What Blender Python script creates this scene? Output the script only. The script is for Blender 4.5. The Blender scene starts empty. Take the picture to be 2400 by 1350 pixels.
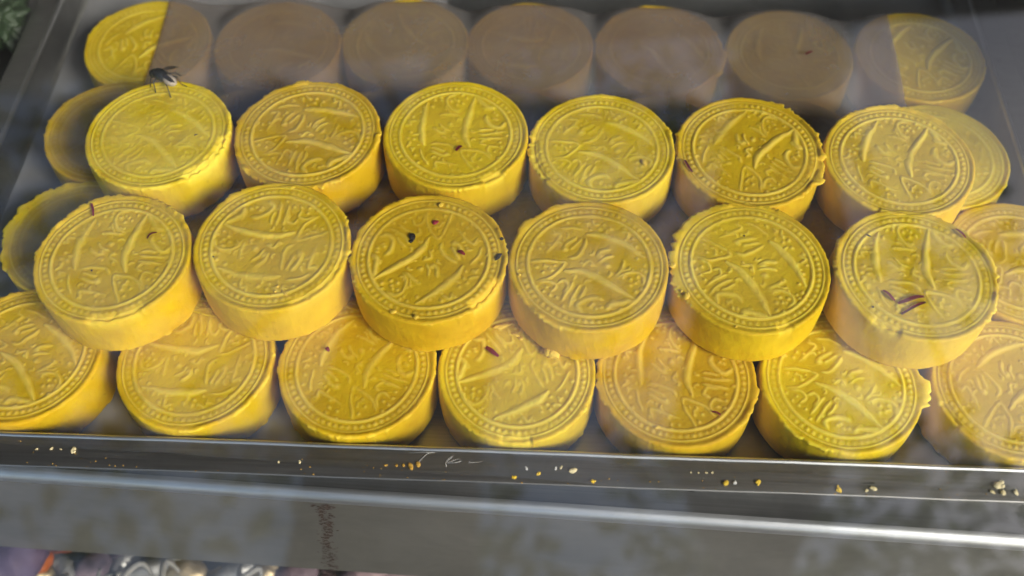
import bpy, bmesh, math, random
import numpy as np
from mathutils import Vector, Matrix

U = 0.03                      # one modelling unit = the radius of a sweet = 30 mm
R = math.radians
sc = bpy.context.scene
COL = sc.collection
random.seed(7)

# ------------------------------------------------------------------ camera
CR = Vector((0.99776999, -0.06671264, -0.0021162))
CU = Vector((0.05671663, 0.83069943, 0.55382459))
CF = Vector((0.03518917, 0.55270958, -0.83263068))
CP = Vector((-0.04872248, -10.04080824, 11.79171554))
FPX = 2349.19
cam = bpy.data.objects.new('camera', bpy.data.cameras.new('camera'))
COL.objects.link(cam)
M4 = Matrix(((CR.x, CU.x, -CF.x, CP.x*U), (CR.y, CU.y, -CF.y, CP.y*U), (CR.z, CU.z, -CF.z, CP.z*U), (0, 0, 0, 1)))
cam.matrix_world = M4
cam.data.sensor_width = 36
cam.data.lens = 36*FPX/2400
cam.data.clip_start = 0.01
cam.data.clip_end = 500
cam.data.dof.use_dof = True
cam.data.dof.focus_distance = 0.388
cam.data.dof.aperture_fstop = cam.data.lens/6.0
sc.camera = cam

# ------------------------------------------------------------------ sky and sun
SUN_EL, SUN_AZ = R(32), R(134)
world = bpy.data.worlds.new('World'); sc.world = world
world.use_nodes = True
wn = world.node_tree
sky = wn.nodes.new('ShaderNodeTexSky'); sky.sky_type = 'NISHITA'; sky.sun_disc = False
sky.sun_elevation = SUN_EL; sky.sun_rotation = SUN_AZ
sky.air_density = 1.0; sky.dust_density = 2.0; sky.ozone_density = 1.0
bg = wn.nodes['Background']
wn.links.new(sky.outputs[0], bg.inputs[0]); bg.inputs[1].default_value = 0.15
sun = bpy.data.objects.new('sun', bpy.data.lights.new('sun', 'SUN'))
COL.objects.link(sun)
sun.data.energy = 2.15; sun.data.angle = R(20); sun.data.color = (1, .95, .87)
sd = Vector((math.sin(SUN_AZ)*math.cos(SUN_EL), math.cos(SUN_AZ)*math.cos(SUN_EL), math.sin(SUN_EL)))
sun.rotation_euler = sd.to_track_quat('Z', 'Y').to_euler()
sun.location = sd*6
sc.view_settings.view_transform = 'Standard'; sc.view_settings.look = 'None'
sc.view_settings.gamma = 1; sc.view_settings.exposure = 0.50
sc.cycles.use_denoising = True
sc.cycles.max_bounces = 10; sc.cycles.transparent_max_bounces = 16
sc.cycles.caustics_reflective = False; sc.cycles.caustics_refractive = False

# ------------------------------------------------------------------ helpers
def tag(o, label=None, cat=None, group=None, kind=None):
    if label: o['label'] = label
    if cat: o['category'] = cat
    if group: o['group'] = group
    if kind: o['kind'] = kind
    return o
def empty(name, loc, rz=0):
    o = bpy.data.objects.new(name, None); COL.objects.link(o)
    o.location = Vector(loc)*U; o.rotation_euler = (0, 0, rz); o.empty_display_size = .01
    return o
def link(name, me, mat, parent=None, loc=(0, 0, 0), rot=(0, 0, 0)):
    o = bpy.data.objects.new(name, me); COL.objects.link(o)
    o.location = Vector(loc)*U; o.rotation_euler = rot
    if mat: me.materials.clear(); me.materials.append(mat)
    if parent: o.parent = parent
    return o
def bm_obj(name, bm, mat, parent=None, loc=(0, 0, 0), rot=(0, 0, 0), smooth=True):
    bmesh.ops.recalc_face_normals(bm, faces=bm.faces)
    me = bpy.data.meshes.new(name)
    for v in bm.verts: v.co *= U
    for f in bm.faces: f.smooth = smooth
    bm.to_mesh(me); bm.free()
    return link(name, me, mat, parent, loc, rot)
def box(bm, c, s, rz=0, bev=0):
    r = bmesh.ops.create_cube(bm, size=1)
    vs = r['verts']
    bmesh.ops.scale(bm, verts=vs, vec=s)
    if bev:
        es = list({e for v in vs for e in v.link_edges})
        rr = bmesh.ops.bevel(bm, geom=es, offset=bev, segments=2, affect='EDGES', profile=.6)
        vs = list({v for f in rr['faces'] for v in f.verts} | {v for v in vs if v.is_valid})
    bmesh.ops.rotate(bm, verts=vs, cent=(0, 0, 0), matrix=Matrix.Rotation(rz, 3, 'Z'))
    bmesh.ops.translate(bm, verts=vs, vec=c)
    return vs
def tube(bm, pts, rads, seg=8):
    pts = [Vector(p) for p in pts]; rings = []
    for i, p in enumerate(pts):
        t = (pts[min(i+1, len(pts)-1)]-pts[max(i-1, 0)]).normalized()
        a = t.cross(Vector((0, 0, 1)));
        if a.length < .1: a = t.cross(Vector((1, 0, 0)))
        a.normalize(); b = t.cross(a)
        r = rads[i] if hasattr(rads, '__len__') else rads
        rings.append([bm.verts.new(p+(a*math.cos(k*2*math.pi/seg)+b*math.sin(k*2*math.pi/seg))*r) for k in range(seg)])
    for i in range(len(rings)-1):
        for k in range(seg):
            bm.faces.new((rings[i][k], rings[i][(k+1) % seg], rings[i+1][(k+1) % seg], rings[i+1][k]))
    bm.faces.new(rings[0]); bm.faces.new(rings[-1])
def at(u, v, z):
    """point of the surface z = const seen at photograph pixel (u, v)"""
    d = CF*FPX+CR*(u-1200)-CU*(v-675)
    return CP+d*((z-CP.z)/d.z)

# ---- numpy noise
def _hash(ix, iy, s):
    n = (ix.astype(np.int64)*374761393+iy.astype(np.int64)*668265263+s*982451653) & 0x7fffffff
    n = ((n ^ (n >> 13))*1274126177) & 0x7fffffff
    return ((n ^ (n >> 16)) & 0xffff)/65535.0
def vn(x, y, s):
    ix = np.floor(x); iy = np.floor(y); fx = x-ix; fy = y-iy
    fx = fx*fx*(3-2*fx); fy = fy*fy*(3-2*fy)
    ix = ix.astype(int); iy = iy.astype(int)
    a = _hash(ix, iy, s); b = _hash(ix+1, iy, s); c = _hash(ix, iy+1, s); d = _hash(ix+1, iy+1, s)
    return (a*(1-fx)+b*fx)*(1-fy)+(c*(1-fx)+d*fx)*fy
def ring_noise(phi, freq, s):
    """periodic noise round a circle"""
    n = max(3, int(freq)); t = phi/(2*np.pi)*n
    i = np.floor(t).astype(int); f = t-i; f = f*f*(3-2*f)
    a = _hash(i % n, np.zeros_like(i), s); b = _hash((i+1) % n, np.zeros_like(i), s)
    return a*(1-f)+b*f
def sstep(a, b, x):
    t = np.clip((x-a)/(b-a), 0, 1); return t*t*(3-2*t)

# ------------------------------------------------------------------ materials
class N:
    def __init__(s, name):
        s.m = bpy.data.materials.new(name); s.m.use_nodes = True
        s.t = s.m.node_tree; s.b = s.t.nodes['Principled BSDF']; s.out = s.t.nodes['Material Output']
    def n(s, k, **kw):
        x = s.t.nodes.new('ShaderNode'+k)
        for a, b in kw.items(): setattr(x, a, b)
        return x
    def l(s, a, b): s.t.links.new(a, b)
    def noise(s, scale, detail=4, rough=.55, vec=None, dist=0):
        x = s.n('TexNoise'); x.inputs['Scale'].default_value = scale; x.inputs['Detail'].default_value = detail
        x.inputs['Roughness'].default_value = rough; x.inputs['Distortion'].default_value = dist
        if vec is not None: s.l(vec, x.inputs['Vector'])
        return x.outputs['Fac']
    def ramp(s, fac, stops):
        x = s.n('ValToRGB'); e = x.color_ramp.elements
        while len(e) < len(stops): e.new(.5)
        for i, (p, c) in enumerate(stops):
            e[i].position = p; e[i].color = (c if hasattr(c, '__len__') else (c, c, c))[:3]+(1,) if hasattr(c, '__len__') else (c, c, c, 1)
        s.l(fac, x.inputs[0]); return x.outputs[0]
    def mix(s, fac, a, b, mode='MIX'):
        x = s.n('Mix', data_type='RGBA', blend_type=mode)
        for sock, v in ((x.inputs[0], fac), (x.inputs[6], a), (x.inputs[7], b)):
            if hasattr(v, 'is_output'): s.l(v, sock)
            elif hasattr(v, '__len__'): sock.default_value = tuple(v)+(1,)
            else: sock.default_value = v
        return x.outputs[2]
    def math(s, op, a, b=None, c=None):
        x = s.n('Math', operation=op)
        for i, v in enumerate((a, b, c)):
            if v is None: continue
            if hasattr(v, 'is_output'): s.l(v, x.inputs[i])
            else: x.inputs[i].default_value = v
        return x.outputs[0]
    def bump(s, h, strength, dist):
        x = s.n('Bump'); x.inputs['Strength'].default_value = strength; x.inputs['Distance'].default_value = dist
        s.l(h, x.inputs['Height']); s.l(x.outputs[0], s.b.inputs['Normal']); return x
    def objvec(s, scale=(1, 1, 1), rnd=False):
        tc = s.n('TexCoord'); mp = s.n('Mapping'); mp.inputs['Scale'].default_value = scale
        s.l(tc.outputs['Object'], mp.inputs[0])
        if rnd:
            oi = s.n('ObjectInfo'); v = s.n('CombineXYZ')
            s.l(oi.outputs['Random'], v.inputs[0]); s.l(oi.outputs['Random'], v.inputs[1])
            s.l(v.outputs[0], mp.inputs['Location'])
        return mp.outputs[0]
    def set(s, **kw):
        for k, v in kw.items():
            i = s.b.inputs[k.replace('_', ' ')]
            if hasattr(v, 'is_output'): s.l(v, i)
            else: i.default_value = tuple(v)+(1,) if hasattr(v, '__len__') and len(v) == 3 and i.type == 'RGBA' else v
        return s

def sweet_material():
    m = N('saffron_sweet_paste')
    v = m.objvec(rnd=True)
    big = m.noise(55, 3, .5, v); mid = m.noise(260, 4, .6, v); fine = m.noise(1400, 5, .65, v)
    c = m.mix(m.ramp(big, [(.3, 0), (.7, 1)]), (.64, .405, .003), (.82, .57, .008))
    c = m.mix(m.ramp(mid, [(.42, 0), (.75, .35)]), c, (.84, .58, .02))
    sp = m.ramp(m.noise(520, 2, .4, v), [(.70, 0), (.76, 1)])
    c = m.mix(m.math('MULTIPLY', sp, .5), c, (.42, .22, .01))
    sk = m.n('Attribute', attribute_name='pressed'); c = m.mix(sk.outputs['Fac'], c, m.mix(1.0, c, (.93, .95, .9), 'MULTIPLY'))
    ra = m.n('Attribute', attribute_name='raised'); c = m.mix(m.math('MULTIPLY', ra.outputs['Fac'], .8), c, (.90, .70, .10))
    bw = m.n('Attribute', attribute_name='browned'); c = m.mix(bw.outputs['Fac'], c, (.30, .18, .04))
    at_ = m.n('Attribute', attribute_name='fresh')
    c = m.mix(at_.outputs['Fac'], c, (.92, .68, .05))
    oi = m.n('ObjectInfo'); hs = m.n('HueSaturation')
    m.l(c, hs.inputs['Color']); m.l(m.math('MULTIPLY_ADD', oi.outputs['Random'], .16, .92), hs.inputs['Value'])
    m.l(m.math('MULTIPLY_ADD', oi.outputs['Random'], .018, .492), hs.inputs['Hue'])
    m.set(Base_Color=hs.outputs[0], Roughness=m.math('MULTIPLY_ADD', at_.outputs['Fac'], .2, m.math('MULTIPLY_ADD', mid, .25, .45)))
    m.set(Subsurface_Weight=.4, Subsurface_Radius=(1, .6, .15), Subsurface_Scale=.0018, Specular_IOR_Level=.22)
    m.b.subsurface_method = 'RANDOM_WALK'
    h = m.math('ADD', m.math('MULTIPLY', fine, .6), m.math('MULTIPLY', mid, 1.0))
    h = m.math('ADD', h, m.math('MULTIPLY', m.noise(560, 4, .7, v), .4)); m.bump(h, .55, .0005)
    return m.m
MAT_SWEET = sweet_material()

def crumb_material(name, col):
    m = N(name); v = m.objvec()
    n = m.noise(900, 4, .6, v)
    m.set(Base_Color=m.mix(n, [c*.75 for c in col], col), Roughness=.7)
    return m.m
MAT_CRUMB = crumb_material('yellow_crumb', (.90, .62, .05))
MAT_PALE = crumb_material('pale_crumb', (.85, .74, .42))
MAT_WHITE = crumb_material('white_crumb', (.8, .8, .76))
MAT_AMBER = crumb_material('amber_crumb', (.62, .36, .05))

def steel(name, base, rough, brush=(3, 220, 220), dirt=.7, spots=True, metal=1.0):
    m = N(name)
    v = m.objvec(brush); br = m.noise(6, 5, .6, v)
    v2 = m.objvec(); st = m.noise(20, 6, .62, v2, .4); fine = m.noise(160, 3, .6, v2)
    c = m.mix(m.ramp(br, [(.3, 0), (.7, 1)]), [b*.82 for b in base], base)
    c = m.mix(m.math('MULTIPLY', m.ramp(st, [(.45, 0), (.72, 1)]), dirt), c, [b*.5 for b in base])
    ro = m.math('MULTIPLY_ADD', st, .25, m.math('MULTIPLY_ADD', br, .18, rough-.2))
    if spots:
        v3 = m.objvec((1, 5, 5)); s = m.ramp(m.noise(42, 3, .55, v3), [(.72, 0), (.76, 1)])
        c = m.mix(m.math('MULTIPLY', s, .8), c, (.035, .033, .03))
    m.set(Base_Color=c, Metallic=metal, Roughness=ro)
    m.bump(m.math('ADD', br, m.math('MULTIPLY', fine, .3)), .12, .0004)
    return m.m
MAT_TRAY = steel('tray_steel', (.40, .40, .39), .42)
MAT_EDGE = steel('worn_bright_steel', (.72, .73, .74), .38, dirt=.3, spots=False)
MAT_SCRATCH = steel('scratched_steel', (.55, .55, .54), .7, spots=False)
MAT_SHELF = steel('shelf_steel', (.36, .36, .36), .40)
def fascia_material():
    m = N('stained_fascia_steel')
    v = m.objvec((3, 120, 120)); br = m.noise(6, 5, .6, v); v2 = m.objvec(); st = m.noise(22, 5, .6, v2, .5)
    c = m.mix(m.ramp(st, [(.35, 0), (.7, 1)]), (.20, .19, .165), (.13, .125, .11))
    c = m.mix(m.math('MULTIPLY', br, .3), c, (.25, .24, .21))
    m.set(Base_Color=c, Metallic=.55, Roughness=m.math('MULTIPLY_ADD', st, .2, .42))
    m.bump(br, .1, .0004); return m.m
MAT_FASCIA = fascia_material()
def rust_material():
    m = N('brown_rust'); n = m.noise(600, 4, .7, m.objvec())
    m.set(Base_Color=m.mix(n, (.035, .022, .016), (.085, .052, .038)), Roughness=.85); return m.m
MAT_RUST = rust_material()
def simple(name, col, rough=.5, metal=0, var=.25, scale=90, bumpd=0, **kw):
    m = N(name); n = m.noise(scale, 4, .6, m.objvec())
    m.set(Base_Color=m.mix(n, [c*(1-var) for c in col], [min(1, c*(1+var)) for c in col]), Roughness=rough, Metallic=metal, **kw)
    if bumpd: m.bump(n, .5, bumpd)
    return m.m
MAT_PETAL = simple('dark_red_petal', (.32, .024, .034), .5, 0, .4, 700)
MAT_SEED = simple('black_seed', (.014, .011, .010), .5, 0, .3, 900, .0002)
MAT_FLYD = simple('fly_body_black', (.012, .013, .012), .35, 0, .4, 900)
MAT_FLYA = simple('fly_abdomen', (.42, .36, .30), .3, 0, .5, 700)
def wing_material():
    m = N('fly_wing'); n = m.noise(900, 3, .5, m.objvec())
    m.set(Base_Color=m.mix(n, (.05, .04, .04), (.12, .10, .09)), Roughness=.25, Alpha=.8); return m.m
MAT_WING = wing_material()
def paper_material():
    m = N('glassine_paper'); t = m.t
    n = m.noise(35, 4, .6, m.objvec(), .6); fib = m.noise(700, 4, .7, m.objvec())
    tr = m.n('BsdfTransparent'); di = m.n('BsdfDiffuse'); tl = m.n('BsdfTranslucent'); gl = m.n('BsdfGlossy')
    tr.inputs[0].default_value = (.78, .72, .68, 1)
    col = m.mix(fib, (.70, .71, .74), (.82, .83, .86))
    m.l(col, di.inputs[0]); m.l(col, tl.inputs[0]); gl.inputs['Roughness'].default_value = .35
    a = m.n('MixShader'); a.inputs[0].default_value = .35; m.l(di.outputs[0], a.inputs[1]); m.l(tl.outputs[0], a.inputs[2])
    b = m.n('MixShader'); m.l(m.math('MULTIPLY_ADD', n, .14, .11), b.inputs[0]); m.l(tr.outputs[0], b.inputs[1]); m.l(a.outputs[0], b.inputs[2])
    c = m.n('MixShader'); c.inputs[0].default_value = .05; m.l(b.outputs[0], c.inputs[1]); m.l(gl.outputs[0], c.inputs[2])
    m.l(c.outputs[0], m.out.inputs[0]); t.nodes.remove(m.b); return m.m
MAT_PAPER = paper_material()
def glass_material():
    """thin display pane: clear, with the mirror of each face by the angle of view, and a little greasy haze"""
    m = N('display_glass'); t = m.t
    g = m.n('NewGeometry'); d = m.n('VectorMath', operation='DOT_PRODUCT')
    m.l(g.outputs['Incoming'], d.inputs[0]); m.l(g.outputs['Normal'], d.inputs[1])
    c = m.math('ABSOLUTE', d.outputs['Value'])
    fr = m.math('MULTIPLY_ADD', m.math('POWER', m.math('SUBTRACT', 1, c), 5), .955, .045)
    tr = m.n('BsdfTransparent'); tr.inputs[0].default_value = (.985, .992, .988, 1)
    gl = m.n('BsdfGlossy'); gl.inputs['Roughness'].default_value = 0.0
    a = m.n('MixShader'); m.l(fr, a.inputs[0]); m.l(tr.outputs[0], a.inputs[1]); m.l(gl.outputs[0], a.inputs[2])
    df = m.n('BsdfDiffuse'); df.inputs[0].default_value = (.6, .6, .6, 1)
    sm0 = m.ramp(m.noise(14, 5, .6, m.objvec(), .8), [(.45, 0), (.8, 1)])
    b = m.n('MixShader'); m.l(m.math('MULTIPLY_ADD', sm0, .024, .005), b.inputs[0]); m.l(a.outputs[0], b.inputs[1]); m.l(df.outputs[0], b.inputs[2])
    m.l(b.outputs[0], m.out.inputs[0]); t.nodes.remove(m.b); return m.m
MAT_GLASS = glass_material()
MAT_LINER = simple('lining_paper', (.33, .33, .34), .7, 0, .25, 30)
MAT_DARK = simple('dark_interior_panel', (.10, .10, .10), .6, 0, .3, 12)
MAT_PLAST = simple('shop_plaster', (.30, .28, .25), .8, 0, .2, 3)
MAT_CANVAS = simple('awning_canvas', (.07, .075, .07), .85, 0, .2, 20)
MAT_GROUND = simple('paving', (.22, .21, .20), .85, 0, .25, 4)
MAT_BARK = simple('bark', (.045, .036, .028), .9, 0, .5, 25, .01)
def leaf_material():
    m = N('leaf_green'); n = m.noise(9, 3, .6, m.objvec())
    c = m.mix(n, (.05, .085, .025), (.11, .14, .05))
    df = m.n('BsdfDiffuse'); tl = m.n('BsdfTranslucent'); m.l(c, df.inputs[0]); m.l(c, tl.inputs[0])
    a = m.n('AddShader'); m.l(df.outputs[0], a.inputs[0]); m.l(tl.outputs[0], a.inputs[1]); m.l(a.outputs[0], m.out.inputs[0])
    m.t.nodes.remove(m.b); return m.m
MAT_LEAF = leaf_material()

# ------------------------------------------------------------------ the tray
TZ = R(-6.1)
tray = empty('serving_tray', (0, 0, 0), TZ)
tag(tray, 'shallow stainless steel tray with a flat lip, packed with yellow sweets', 'tray')
X0, X1, Y0, Y1, RZ = -6.98, 8.03, -4.90, 4.6, .62
FW = .44
def ring_loft(bm, prof, corner=.25, seg=5):
    """prof: list of (offset outward from the inner rectangle, z); lofts round a rounded rectangle"""
    rings = []
    for off, z in prof:
        r = max(.05, corner+off); pts = []
        for cx, cy, a0 in ((X1-corner, Y1-corner, 0), (X0+corner, Y1-corner, 90), (X0+corner, Y0+corner, 180), (X1-corner, Y0+corner, 270)):
            for k in range(seg+1):
                a = R(a0+90*k/seg); pts.append((cx+r*math.cos(a), cy+r*math.sin(a)))
        # subdivide the long sides so that they can be slightly uneven
        out = []
        for i in range(len(pts)):
            a, b = Vector(pts[i]), Vector(pts[(i+1) % len(pts)])
            n = 40 if (b-a).length > 3 else 1
            out += [a+(b-a)*(k/n) for k in range(n)]
        rings.append([bm.verts.new((p.x, p.y, z+.010*math.sin(p.x*1.7+.4)*math.cos(p.y*1.1)*(1 if z > .3 else 0)+.004*math.sin(p.x*5.1))) for p in out])
    n = len(rings[0])
    for i in range(len(rings)-1):
        for k in range(n):
            bm.faces.new((rings[i][k], rings[i][(k+1) % n], rings[i+1][(k+1) % n], rings[i+1][k]))
    return rings
bm = bmesh.new()
rg = ring_loft(bm, [(-.16, -.02), (-.06, .0), (-.01, .07), (0, .16), (0, RZ-.05)])
bm.faces.new(rg[0])
ring_loft(bm, [(-.10, -.075), (.03, .0), (.03, RZ-.07)])
bm_obj('pan', bm, MAT_TRAY, tray)
bm = bmesh.new()   # folded bright bead on the inner edge of the lip
ring_loft(bm, [(.0, RZ-.052), (-.002, RZ-.02), (.008, RZ+.004), (.03, RZ+.012), (.052, RZ+.006), (.062, RZ-.012)])
bm_obj('rim_bead', bm, MAT_EDGE, tray)
bm = bmesh.new()
ring_loft(bm, [(.058, RZ-.010), (.2, RZ-.018), (FW-.02, RZ-.03), (FW, RZ-.034), (FW-.03, RZ-.06), (FW-.06, RZ-.07), (FW-.10, RZ-.06), (.06, RZ-.04)])
bm_obj('lip', bm, MAT_TRAY, tray)
bm = bmesh.new(); rows = []
for j in range(9):
    y = Y0+.1+(Y1-Y0-.2)*j/8; rows.append([bm.verts.new((X0+.02+.05*math.sin(y*2.1)+(X1-X0-.1)*.42*i/60, y, .018+.012*math.sin(i*.9+j))) for i in range(61)])
for j in range(8):
    for i in range(60): bm.faces.new((rows[j][i], rows[j][i+1], rows[j+1][i+1], rows[j+1][i]))
bm_obj('lining_paper', bm, MAT_LINER, tray)
# figures scratched into the front lip: 6 and 0
def to_tray(p):
    return Matrix.Rotation(-TZ, 3, 'Z') @ p
def scratch(pxs, name='scratched_figure', r=.008):
    b = bmesh.new(); pts = [to_tray(at(u, v, RZ-.014)) for u, v in pxs]
    tube(b, pts, r, 5); return bm_obj(name, b, MAT_SCRATCH, tray)
s6 = [(1046, 1093), (1044, 1086), (1049, 1076), (1060, 1069), (1075, 1064), (1090, 1061.5), (1118, 1060.5), (1090, 1062), (1062, 1069), (1048, 1080), (1049, 1085), (1060, 1080.5), (1074, 1076), (1080, 1075.5), (1080, 1081), (1070, 1084), (1054, 1085)]
s0 = [(1099, 1086), (1101, 1080), (1108, 1076), (1122, 1074), (1136, 1073), (1137, 1076.5), (1130, 1081), (1120, 1083.5), (1104, 1084), (1100, 1085)]
scratch(s6); scratch(s0); scratch([(975, 1090), (985, 1078), (1000, 1064), (1012, 1060)], 'scratch', .004)
scratch([(960, 1061), (990, 1060), (1020, 1061)], 'scratch', .004)
for k in range(16):
    u = random.uniform(1800, 1920); v = 1090+(u-1800)*.035+random.uniform(4, 22)
    scratch([(u, v), (u+random.uniform(4, 12), v+random.uniform(3, 9))], 'scratch', .004)

# fine crumb dust on the front lip, along the bead and by the outer edge
bm = bmesh.new(); rs = random.Random(11)
for k in range(260):
    x = rs.choice((-5.6, -3.2, -.4, .6, 3.0, 5.2, 6.6))+rs.gauss(0, .9); e = rs.random()
    y = Y0-(.075+.05*rs.random() if e < .5 else (FW-.02-.12*rs.random()**2 if e < .8 else rs.uniform(.08, FW-.03)))
    if not X0 < x < X1: continue
    q = rs.uniform(.004, .011)
    vs = [bm.verts.new((x+q*rs.uniform(.6, 1.6)*math.cos(a), y+q*rs.uniform(.6, 1.4)*math.sin(a), RZ-.024)) for a in (0, 1.6, 3.1, 4.7)]
    t_ = bm.verts.new((x, y, RZ-.024+q*.9))
    for i in range(4): bm.faces.new((vs[i], vs[(i+1) % 4], t_))
bm_obj('crumb_dust', bm, MAT_AMBER, tray, smooth=False)['kind'] = 'stuff'

# ------------------------------------------------------------------ the case round it
CZ = math.atan2(-1.77, 12.63)
case = empty('display_case', (0, 0, 0), CZ)
tag(case, 'steel display case with sloping front glass and a stained front panel', 'display case')
EY = -5.47*math.cos(CZ) # local y of the bright front edge
def loc_case(p): return Matrix.Rotation(-CZ, 3, 'Z') @ Vector(p)
EY = loc_case((-6.22, -4.56, 0)).y
bm = bmesh.new(); box(bm, (0, (EY+.12+14)/2, -.125), (44, 14-EY-.12, .09)); bm_obj('shelf', bm, MAT_SHELF, case, smooth=False)
bm = bmesh.new()   # rolled front edge
prof = []
for k in range(9):
    a = R(90+90*k/8); prof.append((EY+.13+.15*math.cos(a), -.21+.15*math.sin(a)))
NX = 60; rows = []
for i in range(NX+1):
    x = -22+44*i/NX
    rows.append([bm.verts.new((x, y, z+.006*math.sin(x*1.3))) for y, z in prof])
for i in range(NX):
    for k in range(8): bm.faces.new((rows[i][k], rows[i+1][k], rows[i+1][k+1], rows[i][k+1]))
bm_obj('front_edge', bm, MAT_EDGE, case)
bm = bmesh.new(); box(bm, (0, EY+.0, -.21-1.37), (44, .04, 2.72), bev=.012); bm_obj('front_panel', bm, MAT_FASCIA, case, smooth=False)
# rust flecks on the panel, where an old strip of tape was
bm = bmesh.new(); rs = random.Random(5)
def panel_pt(u, v):
    n = Matrix.Rotation(CZ, 3, 'Z') @ Vector((0, 1, 0)); d = CF*FPX+CR*(u-1200)-CU*(v-675)
    p0 = Matrix.Rotation(CZ, 3, 'Z') @ Vector((0, EY-.024, 0))
    return loc_case(CP+d*((p0-CP).dot(n)/d.dot(n)))
for k in range(330):
    t = rs.random(); v = 1183+t**1.25*165
    u = 752+(v-1183)*.18+rs.gauss(0, 11 if t < .45 else 9)+(6 if v < 1250 else 0)
    p = panel_pt(u, v); s = rs.uniform(.006, .022)
    vs = [bm.verts.new((p.x+s*rs.uniform(.7, 2.2)*math.cos(a), p.y-rs.uniform(.0, .004), p.z+s*.8*math.sin(a)*rs.uniform(.6, 1.4))) for a in (0, 1.2, 2.3, 3.4, 4.6, 5.5)]
    bm.faces.new(vs)
bm_obj('rust_streak', bm, MAT_RUST, case, smooth=False)['kind'] = 'stuff'
# inner back, roof and lower shelf
bm = bmesh.new(); box(bm, (0, 14.2, 4.2), (44, .2, 14)); bm_obj('back_panel', bm, MAT_DARK, case, smooth=False)
bm = bmesh.new(); box(bm, (0, 11.1, 11.3), (44, 6.4, .2)); bm_obj('roof_panel', bm, MAT_DARK, case, smooth=False)
bm = bmesh.new(); box(bm, (0, 3, -5.6), (44, 22.5, .2)); bm_obj('lower_shelf', bm, MAT_SHELF, case, smooth=False)
for x in (-9.4, 10.7):          # unseen panels added to block side light, cut to the slope of the pane
    bm = bmesh.new()
    ol = [(EY+.1, -.07), (14, -.07), (14, 11.1), (7.9, 11.1), (EY+.35, .35)]
    f0 = [bm.verts.new((x-.06, y, z)) for y, z in ol]; f1 = [bm.verts.new((x+.06, y, z)) for y, z in ol]
    bm.faces.new(f0); bm.faces.new(f1[::-1])
    for k in range(5): bm.faces.new((f0[k], f0[(k+1) % 5], f1[(k+1) % 5], f1[k]))
    bm_obj('shade_panel', bm, MAT_DARK, case, smooth=False)
# sloping pane: its normal rises 50 degrees towards the viewer
GE = R(50); s_, c_ = math.sin(GE), math.cos(GE)
up = Vector((0, s_, c_)); nn = Vector((0, -c_, s_)); g0 = Vector((0, EY-.42, -.1))
bm = bmesh.new()
t0, t1 = -8.2, 17.6
cs = [[bm.verts.new(Vector((x, 0, 0))+g0+up*t+nn*w) for x, t in ((-22, t0), (22, t0), (22, t1), (-22, t1))] for w in (0, .17)]
bm.faces.new(cs[0][::-1]); bm.faces.new(cs[1])
for k in range(4): bm.faces.new((cs[0][k], cs[0][(k+1) % 4], cs[1][(k+1) % 4], cs[1][k]))
bm_obj('glass_pane', bm, MAT_GLASS, case, smooth=False)

# ------------------------------------------------------------------ sweets
# motif of the mould, drawn once as a height picture
MS = 720
HM = np.zeros((MS, MS), np.float32)
def stamp(x, y, w, h):
    e = w*1.31; i0, i1 = int((x-e+1)*MS/2)-1, int((x+e+1)*MS/2)+2; j0, j1 = int((y-e+1)*MS/2)-1, int((y+e+1)*MS/2)+2
    i0, j0 = max(0, i0), max(0, j0); i1, j1 = min(MS, i1), min(MS, j1)
    if i1 <= i0 or j1 <= j0: return
    gx = (np.arange(i0, i1)+.5)*2/MS-1; gy = (np.arange(j0, j1)+.5)*2/MS-1
    d = ((gx[None, :]-x)**2+(gy[:, None]-y)**2)/(w*w)
    k = h*np.clip(1-d/1.7, 0, 1)**1.5; HM[j0:j1, i0:i1] = np.maximum(HM[j0:j1, i0:i1], k)
def stroke(pts, w=.026, h=.020, spindle=False):
    # smooth polyline (Catmull-Rom)
    P = [np.array(p, float) for p in pts]; P = [2*P[0]-P[1]]+P+[2*P[-1]-P[-2]]
    n = 26; seg = len(P)-3
    for i in range(seg):
        for k in range(n+1):
            t = k/n; a, b, c, d = P[i:i+4]
            q = .5*(2*b+(c-a)*t+(2*a-5*b+4*c-d)*t*t+(3*b-a-3*c+d)*t**3)
            s = (i+t)/seg; f = (math.sin(math.pi*min(1, max(0, .06+.9*s)))**.6) if spindle else min(1, .55+4*min(s, 1-s))
            stamp(q[0], q[1], w*f, h*(.55+.45*f) if spindle else h*f)
def dots(ps, w=.028, h=.022):
    for x, y in ps: stamp(x, y, w, h)
stroke([(-.30, -.07), (-.05, -.13), (.22, -.33), (.48, -.57)], .052, .036, True)
stroke([(.05, .47), (.22, .42), (.48, .27), (.71, .06)], .050, .034, True)
stroke([(-.72, .10), (-.55, .10), (-.36, .085)], .022); stroke([(-.36, .085), (-.30, .04), (-.42, -.10), (-.52, -.17), (-.66, -.20)], .024)
dots([(-.66, .02), (-.55, .03), (-.47, -.05), (-.58, -.07)], .026)
stroke([(-.16, -.70), (-.20, -.60), (-.10, -.52), (.03, -.50), (.10, -.54)], .034, .026); dots([(-.05, -.63), (.02, -.67), (-.02, -.60), (.08, -.66)], .027)
stroke([(.15, -.70), (.20, -.63), (.32, -.61), (.46, -.59)], .040, .028)
stroke([(-.42, .52), (-.32, .50), (-.36, .42), (-.52, .23)], .026); dots([(-.56, .36), (-.60, .28), (-.47, .34), (-.62, .40)], .024)
stroke([(-.30, .24), (-.24, .34), (-.10, .44)], .028); dots([(-.27, .27)], .045, .026)
stroke([(-.20, .26), (-.12, .33), (-.04, .40)], .024); stroke([(.02, .38), (-.03, .27), (-.14, .13), (-.24, .11)], .026)
stroke([(.10, .09), (.16, .17), (.28, .21)], .030); stroke([(.12, .02), (.20, .08), (.30, .10)], .024); dots([(.14, .10), (.21, -.04)], .042)
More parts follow.
